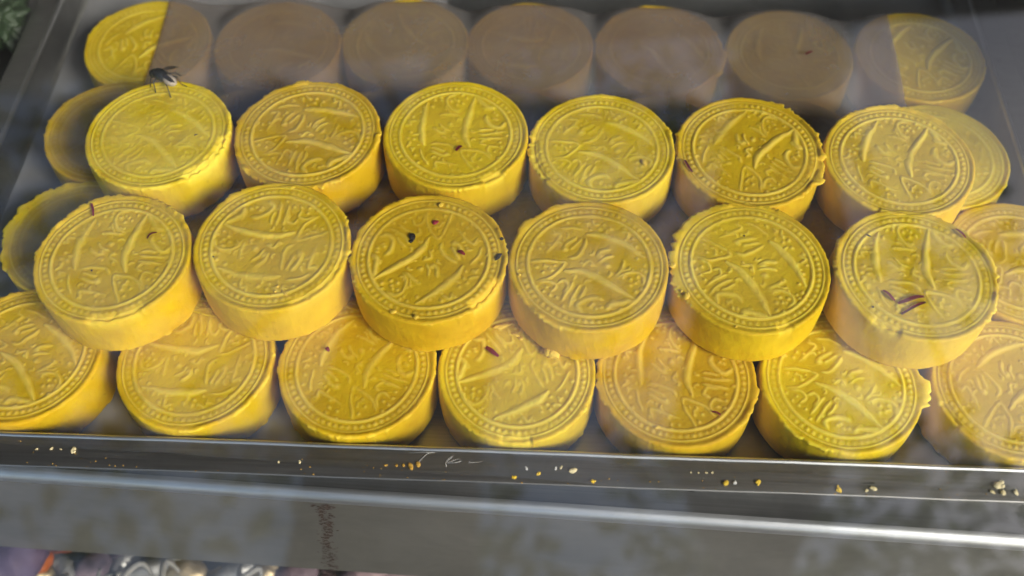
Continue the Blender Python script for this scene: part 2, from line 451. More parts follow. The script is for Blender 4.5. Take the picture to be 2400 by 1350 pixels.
stroke([(.30, -.21), (.38, -.10), (.42, -.02)], .026); stroke([(.32, -.24), (.44, -.17), (.58, -.17), (.66, -.25), (.64, -.36)], .026)
dots([(.48, -.27), (.54, -.33), (.47, -.36), (.58, -.24)], .028)
stroke([(-.62, -.22), (-.50, -.22), (-.43, -.30), (-.50, -.38)], .022); stroke([(-.40, -.26), (-.33, -.22), (-.28, -.30), (-.34, -.40)], .024)
stroke([(-.14, -.30), (-.22, -.42), (-.30, -.62)], .024); stroke([(-.22, -.26), (-.30, -.38), (-.38, -.52)], .024); stroke([(-.08, -.33), (-.12, -.42), (-.18, -.50)], .022)
dots([(-.55, -.30), (-.52, -.42), (-.60, -.36), (-.44, -.46)], .024)
stroke([(-.30, .60), (-.15, .60), (.00, .56)], .020); dots([(-.05, .68), (.08, .66), (-.20, .70), (.18, .62), (.26, .60), (.21, .54), (.34, .52)], .028)
stroke([(.14, .70), (.16, .62)], .020); stroke([(.46, .46), (.55, .44), (.52, .36)], .024); dots([(.50, .50), (.60, .36), (.62, .22), (.70, -.06), (.66, .14), (.62, .04), (.70, -.16)], .027)
dots([(-.70, .28), (-.68, -.28), (.52, -.46), (.60, -.44), (.30, -.70), (-.38, -.60), (-.10, .02), (.02, -.02)], .025)
stroke([(-.10, -.02), (.00, .04), (.06, -.04)], .022)
_r = random.Random(21)
for k in range(40):            # seed-like dots and little commas that fill the ground of the mould
    a = _r.uniform(0, 6.283); q = .70*math.sqrt(_r.random()); x, y = q*math.cos(a), q*math.sin(a)
    if HM[min(MS-1, int((y+1)*MS/2)), min(MS-1, int((x+1)*MS/2))] > .004: continue
    if k % 3 == 0: b_ = _r.uniform(0, 6.28); stroke([(x, y), (x+.04*math.cos(b_), y+.04*math.sin(b_)), (x+.07*math.cos(b_+.6), y+.07*math.sin(b_+.6))], .019, .018)
    else: dots([(x, y)], _r.uniform(.017, .026), .019)
def motif(x, y):
    i = np.clip((x+1)*MS/2-.5, 0, MS-2); j = np.clip((y+1)*MS/2-.5, 0, MS-2)
    a = i.astype(int); b = j.astype(int); fx = i-a; fy = j-b
    return (HM[b, a]*(1-fx)+HM[b, a+1]*fx)*(1-fy)+(HM[b+1, a]*(1-fx)+HM[b+1, a+1]*fx)*fy

H = .70
def sweet_mesh(seed, rot, nA=380, nR=80, nS=16, chips=(), flakes=(), wear=1.0, rough=1.0, brown=0.0):
    rg = np.random.RandomState(seed)
    phi = np.arange(nA)*2*np.pi/nA
    # outline
    low = .010*(ring_noise(phi, 5, seed)-.5)+.006*(ring_noise(phi, 11, seed+1)-.5)
    pw = phi+.10*np.sin(3*phi+seed)+.05*np.sin(8*phi+seed*.7)+.03*np.sin(19*phi+seed*.3)
    j1 = ring_noise(pw % (2*np.pi), 76, seed+2); j2 = ring_noise((pw+.02*np.sin(31*phi)) % (2*np.pi), 190, seed+3); patch = sstep(.42, .75, ring_noise(phi, 9, seed+4))
    jag = rough*(patch*(.020*sstep(.4, .7, j1)*(.4+j2)+.014*(j2-.5))+.008*(j2-.5))
    base_j = .022*sstep(.55, .8, ring_noise(phi, 48, seed+5))*sstep(.4, .7, ring_noise(phi, 7, seed+6))+.006*(ring_noise(phi, 120, seed+7)-.5)
    lift = rough*patch*.018*sstep(.4, .7, ring_noise(phi, 40, seed+8))
    fr_e = patch*sstep(.45, .65, j1)*.8
    chip = np.zeros(nA); fl = np.zeros(nA)
    for a, w, d in chips:
        dd = np.abs((phi-R(a)+np.pi) % (2*np.pi)-np.pi)/R(w); chip = np.maximum(chip, d*(1-sstep(.75, 1.0, dd+.25*(j1-.5)+.15*(j2-.5))))
    for a, w, d in flakes:
        dd = np.abs((phi-R(a)+np.pi) % (2*np.pi)-np.pi)/R(w); fl = np.maximum(fl, d*(1-sstep(.6, 1.0, dd+.5*(j1-.5)))*(.6+.7*j2))
    rho = np.concatenate([np.linspace(.012, .70, int(nR*.62), endpoint=False), np.linspace(.70, 1, nR-int(nR*.62))])
    PH, RH = np.meshgrid(phi, rho)
    X = RH*np.cos(PH); Y = RH*np.sin(PH)
    c, s = math.cos(-rot), math.sin(-rot)
    xr, yr = X*c-Y*s, X*s+Y*c
    wn_ = .42+.85*vn(X*2.4+seed, Y*2.4, seed+11); wn_ = np.clip(wn_, .12, 1.05)*wear
    xr = xr+.045*(vn(X*2.6+9, Y*2.6, seed+31)-.5)+.02*(vn(X*8, Y*8, seed+32)-.5); yr = yr+.045*(vn(X*2.6, Y*2.6+5, seed+33)-.5)+.02*(vn(X*8, Y*8, seed+34)-.5)
    ox, oy = .012*rg.uniform(-1, 1), .012*rg.uniform(-1, 1)
    r2 = np.hypot(X-ox, Y-oy); p2 = np.arctan2(Y-oy, X-ox)
    Z = motif(xr-ox, yr-oy)*np.where(r2 < .75, 1, 0)*wn_*.60
    Z += .015*np.clip(1-((r2-.768)/.030)**2, 0, 1)*np.clip(wn_*1.1, .3, 1.1)
    nb = 64; pb = (p2*nb/(2*np.pi)+.37*seed) % 1-.5
    bd = np.sqrt((pb*2*np.pi*.845/nb)**2+(r2-.845)**2)/.034
    bsel = .5+.6*vn(p2*4+7, r2*0, seed+12)
    Z += .015*np.clip(1-bd*bd/1.5, 0, 1)**1.5*np.clip(bsel, .35, 1)*np.clip(wn_, .5, 1.1)
    Z += .010*np.clip(1-((r2-.905)/.016)**2, 0, 1)*np.clip(.4+ring_noise(PH, 13, seed+13), 0, 1)
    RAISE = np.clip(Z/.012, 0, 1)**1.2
    rimup = sstep(.92, .965, RH)
    Z += rimup*(.012+.010*(ring_noise(PH, 30, seed+14)-.5))
    Z += rimup*lift[None, :]
    # broad dishing and paste grain
    Z += .020*(vn(X*1.3+3, Y*1.3+seed, seed+15)-.5)+.006*(vn(X*9, Y*9, seed+16)-.5)+.0035*(vn(X*30, Y*30, seed+17)-.5)
    edge = sstep(.982, 1.0, RH)
    Z -= .016*edge
    # broken-off edge
    ck = chip[None, :]*sstep(.86, .95, RH+.05*(vn(X*14, Y*14, seed+18)-.5))
    Z -= ck*(.075+.05*(vn(X*18, Y*18, seed+19)-.5))
    F = np.clip(ck*1.2, 0, 1); F = np.maximum(F, sstep(.965, .99, RH)*fr_e[None, :]); F = np.maximum(F, sstep(.95, .985, RH)*np.clip(fl*12, 0, 1)[None, :])
    rad = RH*(1+(low+jag*sstep(.94, 1, RH)+fl*sstep(.93, 1, RH)-.03*chip*sstep(.9, 1, RH)))
    TX, TY, TZ_ = rad*np.cos(PH), rad*np.sin(PH), H+Z
    # side
    ts = np.linspace(0, 1, nS+1)[1:]
    ts = np.where(ts < .3, ts*.8, ts)
    PS, TS = np.meshgrid(phi, ts)
    zt = (H+Z[-1])[None, :]
    sx = np.cos(PS)*5; sy = np.sin(PS)*5
    top_d = TS*H
    jf = np.exp(-top_d/.045)
    rs_ = 1+low[None, :]+jag[None, :]*jf+fl[None, :]*np.exp(-(top_d/.07)**2)-.03*chip[None, :]*np.exp(-top_d/.12)
    rs_ += .010*np.sin(np.pi*TS)+.006*TS+base_j[None, :]*sstep(.86, .97, TS)
    rs_ += .012*(vn(sx+seed, TS*3+sy, seed+20)-.5)+.006*(vn(sx*5, TS*9+sy*5, seed+21)-.5)+.004*(vn(sx*13, TS*22+sy*13, seed+22)-.5)
    rs_ -= .020*sstep(.97, 1.0, TS)
    SX, SY = rs_*np.cos(PS), rs_*np.sin(PS); SZ = zt*(1-TS)
    SF = np.maximum(fr_e[None, :]*np.exp(-(top_d/.03)**2)*.9, np.clip(chip[None, :]*np.exp(-(top_d/.10)**2)*1.2, 0, 1))
    SF = np.maximum(SF, np.clip(fl*12, 0, 1)[None, :]*np.exp(-(top_d/.06)**2))
    SF = np.maximum(SF, sstep(.86, .97, TS)*np.clip(base_j*35, 0, 1)[None, :]*.6)
    V = np.stack([np.concatenate([TX.ravel(), SX.ravel()]), np.concatenate([TY.ravel(), SY.ravel()]), np.concatenate([TZ_.ravel(), SZ.ravel()])], 1)*U
    FR = np.concatenate([F.ravel(), SF.ravel()]).astype(np.float32)
    nring = nR+nS
    i = np.arange(nring-1)[:, None]*nA; k = np.arange(nA)[None, :]; k1 = (k+1) % nA
    Q = np.stack([i+k, i+nA+k, i+nA+k1, i+k1], -1).reshape(-1, 4)
    loops = np.concatenate([Q.ravel(), np.arange(nA), (nring-1)*nA+np.arange(nA)[::-1]]).astype(np.int32)
    starts = np.concatenate([np.arange(len(Q))*4, [len(Q)*4, len(Q)*4+nA]]).astype(np.int32)
    me = bpy.data.meshes.new('sweet')
    me.vertices.add(len(V)); me.vertices.foreach_set('co', V.astype(np.float32).ravel())
    me.loops.add(len(loops)); me.loops.foreach_set('vertex_index', loops)
    me.polygons.add(len(starts)); me.polygons.foreach_set('loop_start', starts)
    me.polygons.foreach_set('use_smooth', np.ones(len(starts), bool))
    me.update(calc_edges=True)
    at_ = me.attributes.new('fresh', 'FLOAT', 'POINT'); at_.data.foreach_set('value', FR)
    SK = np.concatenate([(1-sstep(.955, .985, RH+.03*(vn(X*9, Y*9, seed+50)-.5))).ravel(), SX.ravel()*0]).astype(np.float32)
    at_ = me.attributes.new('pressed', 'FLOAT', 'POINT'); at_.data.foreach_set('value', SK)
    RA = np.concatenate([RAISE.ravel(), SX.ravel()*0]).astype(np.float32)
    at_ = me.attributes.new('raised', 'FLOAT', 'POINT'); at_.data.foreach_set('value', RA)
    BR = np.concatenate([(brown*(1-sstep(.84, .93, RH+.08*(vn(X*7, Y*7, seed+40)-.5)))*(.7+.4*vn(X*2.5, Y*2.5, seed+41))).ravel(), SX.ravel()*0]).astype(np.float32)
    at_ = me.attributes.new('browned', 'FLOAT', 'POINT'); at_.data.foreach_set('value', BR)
    return me

GT, GB = 'round sweets stacked in the upper layer', 'round sweets of the lower layer'
TOPZ = H+.05
B = 'round yellow stamped sweet '
# key: x, y, layer, motif turn, chips (angle, half width, depth), flakes, wear, rough, label
SW = [
 ('A1', -4.32, -.29, 2, -13, [(-38, 30, .8)], [], .5, .5, 'worn-faced yellow sweet with a fly on its back edge, upper layer back row'),
 ('A2', -2.25, -.43, 2, 14, [], [(155, 18, .03), (120, 14, .02)], .95, 1.2, 'upper back-row sweet with a jagged left edge, right of the fly'),
 ('A3', -.22, -.59, 2, 117, [(-60, 10, .5)], [], .9, .5, 'deep golden upper back-row sweet with one brown-red chip on its face'),
 ('A4', 1.77, -.96, 2, -5, [(190, 24, .5)], [(185, 12, .03)], .75, .8, 'pale upper back-row sweet with one bright yellow crumb at the right of its face'),
 ('A5', 3.77, -1.16, 2, 76, [(-25, 16, .4)], [(-28, 14, .05)], 1, 1.2, 'upper back-row sweet with a thin red sliver on its left rim'),
 ('A6', 5.77, -1.43, 2, 94, [], [(50, 22, .03)], 1, .9, 'rightmost upper back-row sweet, nicked at the top of its rim'),
 ('B1', -4.62, -2.35, 2, 112, [(-80, 22, .6)], [(110, 20, .03)], .9, .9, 'leftmost upper front-row sweet with a dark crack in its back rim'),
 ('B2', -2.63, -2.31, 2, 200, [(-40, 34, .35)], [(125, 20, .02)], .85, .9, 'upper front-row sweet with a small yellow stick of crumb on its front face'),
 ('B3', -.63, -2.61, 2, 252, [(-42, 20, 1.0)], [], .9, .7, 'upper front-row sweet with black specks and a bright chipped front rim'),
 ('B4', 1.38, -2.87, 2, 0, [], [(140, 9, .02)], 1, .8, 'pale upper front-row sweet with a yellow lump of paste at its foot'),
 ('B5', 3.41, -3.04, 2, -32, [(-75, 7, .4)], [(125, 34, .04), (195, 9, .04)], 1, 1.2, 'bright upper front-row sweet with ragged back rim and a split low side'),
 ('B6', 5.43, -3.29, 2, 110, [(-128, 12, .5)], [(55, 10, .02)], .85, 1, 'rightmost upper front-row sweet with dark red slivers lying in a V on its face'),
 ('C1', -5.861, -3.266, 1, -20, [], [(60, 12, .03)], .9, .9, 'greenish yellow lower front-row sweet cut off by the left side of the picture'),
 ('C2', -3.665, -3.50, 1, 205, [], [], .8, .5, 'second lower front-row sweet from the left, half under two stacked sweets'),
 ('C3', -1.611, -3.72, 1, 92, [], [], .8, .5, 'third lower front-row sweet from the left, with one small red speck near its top'),
 ('C4', .395, -3.93, 1, 238, [(-95, 14, .4)], [], 1, .8, 'lower front-row sweet with a short dark red sliver, below the two middle stacked sweets'),
 ('C5', 2.394, -4.14, 1, 107, [], [(-18, 8, .03)], 1, .9, 'lower front-row sweet split pale and bright by the glass reflection'),
 ('C6', 4.431, -4.36, 1, -13, [], [(-12, 15, .075)], 1, .8, 'lower front-row sweet with a big yellow flake sticking out of its right edge'),
 ('C7', 6.528, -4.59, 1, 52, [(200, 12, .4)], [], .9, .8, 'rightmost lower front-row sweet, cut off by the right side of the picture'),
 ('D1', -5.04, 2.36, 1, 60, [], [(150, 20, .03)], .9, 1, 'back left corner sweet, half under the edge of the paper'),
 ('D2', -2.98, 2.20, 1, 20, [], [], .8, .8, 'second back-row sweet from the left, blurred under the paper'),
 ('D3', -.96, 2.11, 1, 150, [], [(160, 16, .03)], .8, .8, 'third back-row sweet from the left, blurred under the paper'),
 ('D4', 1.01, 1.91, 1, 200, [], [], .8, .8, 'middle sweet of the seven in the back row, blurred under the paper'),
 ('D5', 3.03, 1.68, 1, 330, [], [(-20, 24, .07)], .8, 1, 'back-row sweet under the paper with a broad crumbly flake on its right edge'),
 ('D6', 5.06, 1.42, 1, 110, [], [], .8, .8, 'back-row sweet under the paper with a small purple sliver on its face'),
 ('D7', 7.09, 1.24, 1, 80, [], [], .9, .8, 'back right corner sweet, partly out from under the right edge of the paper'),
 ('E1', -5.31, .53, 1, 40, [], [(150, 20, .03)], .3, 1, 'brownish shaded sweet low behind the left end of the upper back row'),
 ('E2', -3.29, .25, 1, 10, [], [], .8, .8, 'lower sweet tucked behind the first two sweets of the upper back row'),
 ('E3', -1.25, .10, 1, 70, [], [], .8, .8, 'lower sweet in the gap behind the second and third upper back-row sweets'),
 ('E4', .76, -.12, 1, 120, [], [], .8, .8, 'lower sweet in the gap behind the third and fourth upper back-row sweets'),
 ('E5', 2.76, -.34, 1, 160, [], [], .8, .8, 'lower sweet in the gap behind the fourth and fifth upper back-row sweets'),
 ('E6', 4.76, -.56, 1, 200, [], [], .8, .8, 'lower sweet showing in the gap behind the last two sweets of the upper back row'),
 ('E7', 6.77, -.79, 1, 250, [], [], .7, .8, 'dim lower sweet at the right, behind the rightmost upper back-row sweet'),
 ('F1', -5.49, -1.44, 1, 30, [], [(150, 40, .05), (200, 12, .04)], .15, 1.3, 'brown-faced lower sweet with a ragged bright rim at the left side of the picture'),
 ('F2', -3.30, -1.90, 1, 90, [], [], .8, .8, 'lower sweet between the two upper rows, second from the left'),
 ('F3', -1.30, -1.95, 1, 150, [], [], .8, .8, 'lower sweet between the two upper rows, third from the left'),
 ('F4', .72, -2.00, 1, 210, [], [], .8, .8, 'lower sweet between the two upper rows, fourth from the left'),
 ('F5', 2.72, -2.22, 1, 270, [], [], .8, .8, 'lower sweet between the two upper rows, fifth from the left'),
 ('F6', 4.80, -2.45, 1, 330, [], [], .8, .8, 'lower sweet between the two upper rows, sixth from the left'),
 ('F7', 7.30, -2.72, 1, 20, [], [], .9, .9, 'pale lower sweet at the right, behind the rightmost upper front-row sweet'),
]
SWEET = {}
for i, (k, x, y, ly, rot, ch, flk, wear, rough, lab) in enumerate(SW):
    hi = k[0] in 'ABC'
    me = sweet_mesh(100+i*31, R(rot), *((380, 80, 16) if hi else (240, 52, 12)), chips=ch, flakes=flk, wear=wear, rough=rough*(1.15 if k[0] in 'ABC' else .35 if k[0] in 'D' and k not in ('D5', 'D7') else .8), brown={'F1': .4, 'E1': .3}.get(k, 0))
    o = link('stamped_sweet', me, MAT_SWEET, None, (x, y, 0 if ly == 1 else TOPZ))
    tag(o, lab, 'sweet', GT if ly == 2 else GB)
    q = random.Random(i*5+1); o.scale = (q.uniform(.985, 1.01), q.uniform(.985, 1.01), q.uniform(.97, 1.03) if ly == 2 else 1)
    if ly == 2: o.rotation_euler = (R(q.uniform(-1.2, 1.2)), R(q.uniform(-1.2, 1.2)), 0)
    SWEET[k] = o

# ------------------------------------------------------------------ sheet of glassine paper over the back rows
cz = [(s[1], s[2]) for s in SW if s[3] == 1]
def paper_z(x, y):
    d = np.min([np.hypot(x-a, y-b) for a, b in cz], axis=0)
    return H+.044-.16*sstep(.97, 1.35, d)+.009*np.sin(x*2.3+y*1.1)+.005*np.sin(x*5.2-y*3.1)
pa, pb, pc, pd = at(396, 0, .76), at(2080, 30, .76), at(2210, 640, .76), at(205, 640, .76)
pa = pa+(pa-pd)*.02
def lerp(a, b, t): return a+(b-a)*t
n1, n2 = 150, 66
bm = bmesh.new(); vv = []
for j in range(n2+1):
    row = []
    for i in range(n1+1):
        s, t = i/n1, j/n2
        p = lerp(lerp(pa, pb, s), lerp(pd, pc, s), t)
        wob = .012*math.sin(s*37+1)+.01*math.sin(s*90)
        p = p+Vector((.012*math.sin(t*9)*(1 if i in (0, n1) else 0), wob*(1-t), 0))
        row.append(p)
    vv.append(row)
PX = np.array([[p.x for p in r] for r in vv]); PY = np.array([[p.y for p in r] for r in vv]); PZ = paper_z(PX, PY)
verts = [[bm.verts.new((PX[j, i], PY[j, i], PZ[j, i])) for i in range(n1+1)] for j in range(n2+1)]
for j in range(n2):
    for i in range(n1): bm.faces.new((verts[j][i], verts[j][i+1], verts[j+1][i+1], verts[j+1][i]))
po = bm_obj('wrapping_paper', bm, MAT_PAPER)
so = po.modifiers.new('thickness', 'SOLIDIFY'); so.thickness = .00012; so.offset = 1
tag(po, 'thin translucent white paper laid over the back row of sweets', 'paper')

# ------------------------------------------------------------------ crumbs, slivers, specks
bpy.context.view_layer.update()
SW_INV = [(o, o.matrix_world.inverted()) for o in SWEET.values()]
def on_sweet(u, v, z):
    """where the line of sight through photograph pixel (u, v) meets a sweet; falls back to the level z"""
    d = CF*FPX+CR*(u-1200)-CU*(v-675); best = None
    for o, inv in SW_INV:
        q = at(u, v, z)*U
        if (o.matrix_world.translation-q).xy.length > .05: continue
        a = inv @ (CP*U); b = (inv.to_3x3() @ d).normalized()
        ok, loc, n, f = o.ray_cast(a, b)
        if ok:
            w = o.matrix_world @ loc; k = (w-CP*U).length
            if best is None or k < best[0]: best = (k, w/U)
    return best[1] if best else at(u, v, z)
def lump(seed, r, stretch=(1, 1, .7), parts=3):
    rr = random.Random(seed); bm = bmesh.new()
    for k in range(parts):
        f = 1 if k == 0 else rr.uniform(.4, .75)
        c = Vector((0, 0, 0)) if k == 0 else Vector((rr.uniform(-1, 1)*r*stretch[0], rr.uniform(-1, 1)*r*stretch[1]*.8, rr.uniform(-.1, .3)*r))
        q = bmesh.ops.create_icosphere(bm, subdivisions=2, radius=r*f)
        for v in q['verts']:
            n = .75+.5*rr.random() if rr.random() < .5 else 1
            v.co = Vector((v.co.x*stretch[0], v.co.y*stretch[1], v.co.z*stretch[2]))*n+c
    return bm
def crumb(u, v, z, r, mat, label, group=None, stretch=(1, 1, .7), rz=None, parts=3, cat='crumb'):
    p = at(u, v, z) if z < .65 else on_sweet(u, v, z); sd_ = int(u*13+v*7)
    o = bm_obj('crumb', lump(sd_, r, stretch, parts), mat, None, p+Vector((0, 0, r*stretch[2]*.6)), (0, 0, random.Random(sd_).uniform(0, 6) if rz is None else rz), smooth=False)
    return tag(o, label, cat, group)
LZ = RZ-.02
GC = 'crumbs scattered on the steel lip'
for u, v, r, m, lab in [
  (172, 1056, .045, MAT_PALE, 'largest of the four flat pale crumbs at the left end of the steel lip'),
  (120, 1052, .022, MAT_PALE, 'small pale crumb left of the largest one at the left end of the lip'),
  (87, 1052, .018, MAT_PALE, 'leftmost tiny pale crumb on the steel lip'),
  (143, 1053, .014, MAT_PALE, 'tiny pale crumb close beside the largest one at the left end of the lip'),
  (653, 1083, .018, MAT_PALE, 'left one of two tiny pale crumbs on the lip below the third front sweet'),
  (703, 1083, .020, MAT_PALE, 'right one of two tiny pale crumbs on the lip below the third front sweet'),
  (980, 1089, .046, MAT_AMBER, 'rightmost and largest amber crumb of the row left of the scratched figures'),
  (962, 1092, .046, MAT_AMBER, 'second amber crumb from the right in the row left of the scratched figures'),
  (946, 1091, .026, MAT_AMBER, 'middle amber crumb in the row left of the scratched figures'),
  (930, 1091, .022, MAT_AMBER, 'amber crumb second from the left in the row by the scratched figures'),
  (904, 1091, .020, MAT_AMBER, 'leftmost amber crumb of the row by the scratched figures'),
  (1206, 1119, .034, MAT_CRUMB, 'yellow crumb near the outer lip edge, first right of the scratched figures'),
  (1234, 1099, .024, MAT_WHITE, 'single white grain on the lip just right of the scratched figures'),
  (1263, 1110, .032, MAT_CRUMB, 'flat yellow crumb between the white grain and the pair of grains on the lip'),
  (1302, 1099, .022, MAT_WHITE, 'white grain of the touching pair on the middle of the lip'),
  (1314, 1097, .024, MAT_PALE, 'pale grain of the touching pair on the middle of the lip'),
  (1343, 1103, .055, MAT_PALE, 'largest pale crumb on the middle of the lip'),
  (1388, 1128, .032, MAT_CRUMB, 'olive yellow crumb at the outer edge of the lip, right of the largest pale crumb'),
  (1619, 1107, .014, MAT_PALE, 'first of four tiny grains in a row on the lip'),
  (1637, 1108, .015, MAT_PALE, 'second of four tiny grains in a row on the lip'),
  (1655, 1108, .018, MAT_PALE, 'third of four tiny grains in a row on the lip'),
  (1669, 1108, .018, MAT_PALE, 'fourth of four tiny grains in a row on the lip'),
  (1701, 1133, .046, MAT_CRUMB, 'bright yellow crumb left of the white grain on the right half of the lip'),
  (1722, 1131, .028, MAT_WHITE, 'white grain between two bright yellow crumbs on the lip'),
  (1777, 1130, .042, MAT_CRUMB, 'bright yellow crumb right of the white grain on the lip'),
  (1840, 1104, .022, MAT_WHITE, 'white grain beside the scratches near the inner edge of the lip'),
  (1965, 1148, .044, MAT_CRUMB, 'yellow crumb alone at the outer edge of the right half of the lip'),
  (2030, 1150, .026, MAT_PALE, 'small crumb left of the pale one on the right half of the lip'),
  (2048, 1146, .044, MAT_PALE, 'pale crumb with a small one beside it on the right half of the lip'),
  (2338, 1138, .075, MAT_PALE, 'largest pale crumb at the far right end of the lip'),
  (2325, 1153, .030, MAT_PALE, 'small crumb in front and left of the largest pale crumb at the right end'),
  (2350, 1155, .044, MAT_PALE, 'flat pale crumb in front of the largest one at the right end of the lip'),
  (2380, 1154, .040, MAT_PALE, 'rightmost pale crumb on the steel lip'),
 ]:
    crumb(u, v, LZ, r*.7, m, lab, GC, (1.2, .9, .5))
ZT, ZL = TOPZ+H+.012, H+.012
GS = 'crumbs of paste lying on the sweets'
for u, v, z, r, m, st, rz, lab in [
  (1297, 833, ZL, .105, MAT_CRUMB, (1, .9, .9), 0, 'round yellow lump of paste at the foot of a stacked sweet'),
  (1276, 826, ZL, .062, MAT_CRUMB, (1, .8, .7), 0, 'smaller crumb touching the left of the round yellow lump'),
  (1178, 766, ZL+.02, .052, MAT_CRUMB, (2.3, .8, .6), .3, 'long flat flake of paste in the gap between two stacked sweets'),
  (1211, 786, ZL, .040, MAT_CRUMB, (1.2, .8, .6), -.6, 'crumb below the long flake, against the pale stacked sweet'),
  (1221, 795, ZL, .030, MAT_CRUMB, (1, 1, .7), 0, 'lowest of the small crumbs beside the pale stacked sweet'),
  (668, 688, ZT, .022, MAT_CRUMB, (2.6, .9, .7), -1.0, 'thin yellow stick of crumb on a sweet face'),
  (651, 672, ZT, .024, MAT_CRUMB, (1.2, .8, .7), .6, 'crumb just above the thin yellow stick on a sweet face'),
  (645, 683, ZT, .022, MAT_CRUMB, (.8, 1.2, .7), 0, 'small crumb left of the thin yellow stick on a sweet face'),
  (637, 692, ZT, .016, MAT_CRUMB, (1, 1, .7), 0, 'tiniest crumb at the left of the thin yellow stick'),
  (1508, 382, ZT, .034, MAT_CRUMB, (.9, 1.8, .7), .2, 'single bright crumb on the pale sweet of the upper back row'),
  (1033, 482, ZT, .038, MAT_CRUMB, (1, 1, .8), 0, 'round crumb on the back rim of the sweet with black specks'),
  (1217, 645, ZT, .024, MAT_CRUMB, (1, 1, .9), 0, 'crumb on the left rim of the pale upper front-row sweet'),
  (1216, 632, ZT, .016, MAT_CRUMB, (1, 1, .9), 0, 'tiny crumb behind another on the left rim of the pale sweet'),
  (1576, 624, ZT-.03, .045, MAT_CRUMB, (1.2, 1, .8), .5, 'crumb squeezed between the pale and the bright upper front-row sweets'),
  (1606, 697, ZT-.01, .046, MAT_CRUMB, (.9, 1.2, .8), .2, 'crumb on the left front rim of the bright upper front-row sweet'),
  (1597, 683, ZT, .024, MAT_CRUMB, (1, 1, .8), .2, 'tiny crumb just behind one on the rim of the bright sweet'),
  (1725, 766, ZT, .016, MAT_CRUMB, (1, 1, .8), 0, 'round grain on the front rim of the bright upper front-row sweet'),
  (922, 731, ZT-.01, .034, MAT_CRUMB, (1.6, .9, .6), 0, 'flat crumb on the front left rim of the sweet with black specks'),
  (975, 744, ZT-.01, .038, MAT_CRUMB, (.9, 1, .8), 0, 'crumb on the front rim of the sweet with black specks'),
  (1539, 1002, ZL, .028, MAT_CRUMB, (1.2, .8, .6), 0, 'crumb on the lower front-row sweet crossed by the reflection'),
 ]:
    crumb(u, v, z-.01, r*.85, m, lab, GS, st, rz)

def sliver(pxs, z, w, label, mat=MAT_PETAL, group='dark red slivers on the sweets', name='red_sliver', cat='petal sliver', lift=.03):
    """thin curled ribbon lying on a sweet"""
    w = w*.85; P = [on_sweet(u, v, z)+Vector((0, 0, .008)) for u, v in pxs] if abs(z-ZL-.06) > .001 else [at(u, v, z+.03) for u, v in pxs]; c = sum(P, Vector())/len(P)
    # resample smoothly
    Q = []
    for i in range(len(P)-1):
        for k in range(4): Q.append(lerp(P[i], P[i+1], k/4))
    Q.append(P[-1]); n = len(Q); bm = bmesh.new(); rows = []
    for i, q in enumerate(Q):
        t = (Q[min(i+1, n-1)]-Q[max(i-1, 0)]).normalized(); s = Vector((-t.y, t.x, 0)); f = i/(n-1)
        ww = w*(.55+.6*math.sin(math.pi*(.15+.75*f))); zz = lift*(.3+math.sin(f*3.1)*.8)
        q = q-c
        rows.append([bm.verts.new(q+s*ww+Vector((0, 0, zz))), bm.verts.new(q+Vector((0, 0, zz-.010))), bm.verts.new(q-s*ww+Vector((0, 0, zz+.012)))])
    for i in range(n-1):
        for k in range(2): bm.faces.new((rows[i][k], rows[i+1][k], rows[i+1][k+1], rows[i][k+1]))
    bmesh.ops.solidify(bm, geom=bm.faces[:], thickness=.012)
    o = bm_obj(name, bm, mat, None, c)
    return tag(o, label, cat, group)
sliver([(2068, 682), (2077, 690), (2086, 699), (2096, 707)], ZT, .024, 'short dark red sliver left of the V of slivers on the rightmost stacked sweet')
sliver([(2104, 713), (2125, 707), (2145, 700), (2166, 697)], ZT+.01, .030, 'broad upper sliver of the red V on the rightmost stacked sweet')
sliver([(2112, 738), (2130, 728), (2150, 718), (2169, 710)], ZT+.02, .022, 'narrow lower sliver of the red V on the rightmost stacked sweet')
sliver([(1072, 592), (1080, 594), (1089, 599)], ZT, .030, 'small red chip on the face of the sweet with black specks')
sliver([(1069, 355), (1076, 350), (1084, 344)], ZT, .028, 'brown-red chip on the deep golden sweet of the upper back row')
sliver([(1604, 376), (1607, 386), (1613, 396), (1622, 405)], ZT, .022, 'thin curved red sliver on the left rim of a back-row stacked sweet')
sliver([(1138, 815), (1147, 822), (1156, 829), (1168, 837)], ZL, .034, 'straight dark red sliver on a lower sweet in the middle of the front row')
sliver([(764, 816), (768, 820), (771, 825)], ZL+.02, .026, 'tiny purple-red speck on the third lower front-row sweet')
sliver([(1668, 967), (1678, 970), (1689, 975)], ZL, .018, 'thin red thread on the bright half of a lower front-row sweet')
sliver([(2238, 538), (2250, 550), (2262, 559)], ZL, .022, 'purple-red thread on the pale lower sweet at the right side')
sliver([(1888, 129), (1896, 126), (1905, 123)], ZL+.06, .026, 'small purple sliver under the paper on a back-row sweet')
sliver([(216, 478), (219, 488), (221, 496), (220, 508)], ZT, .014, 'dark thread across the cracked back rim of the leftmost stacked sweet')
sliver([(346, 560), (352, 552), (360, 548), (368, 546)], ZT, .016, 'brown smear of petal on the leftmost stacked sweet', lift=.012)
def speck(u, v, z, r, label, mat=MAT_SEED, st=(1, 1, .6)):
    o = bm_obj('seed_speck', lump(int(u+v), r, st, 2), mat, None, on_sweet(u, v, z)+Vector((0, 0, r*.2)), (0, 0, u), smooth=False)
    return tag(o, label, 'seed', 'dark specks on the sweets')
speck(966, 555, ZT, .050, 'black seed on the face of a stacked sweet, above its left bar', st=(1, .9, .6))
speck(963, 566, ZT, .026, 'small black crumb touching the front of the black seed', st=(.8, 1.2, .6))
speck(1168, 602, ZT-.01, .042, 'black seed on the right rim of the sweet with black specks', st=(.6, 1.5, .7))
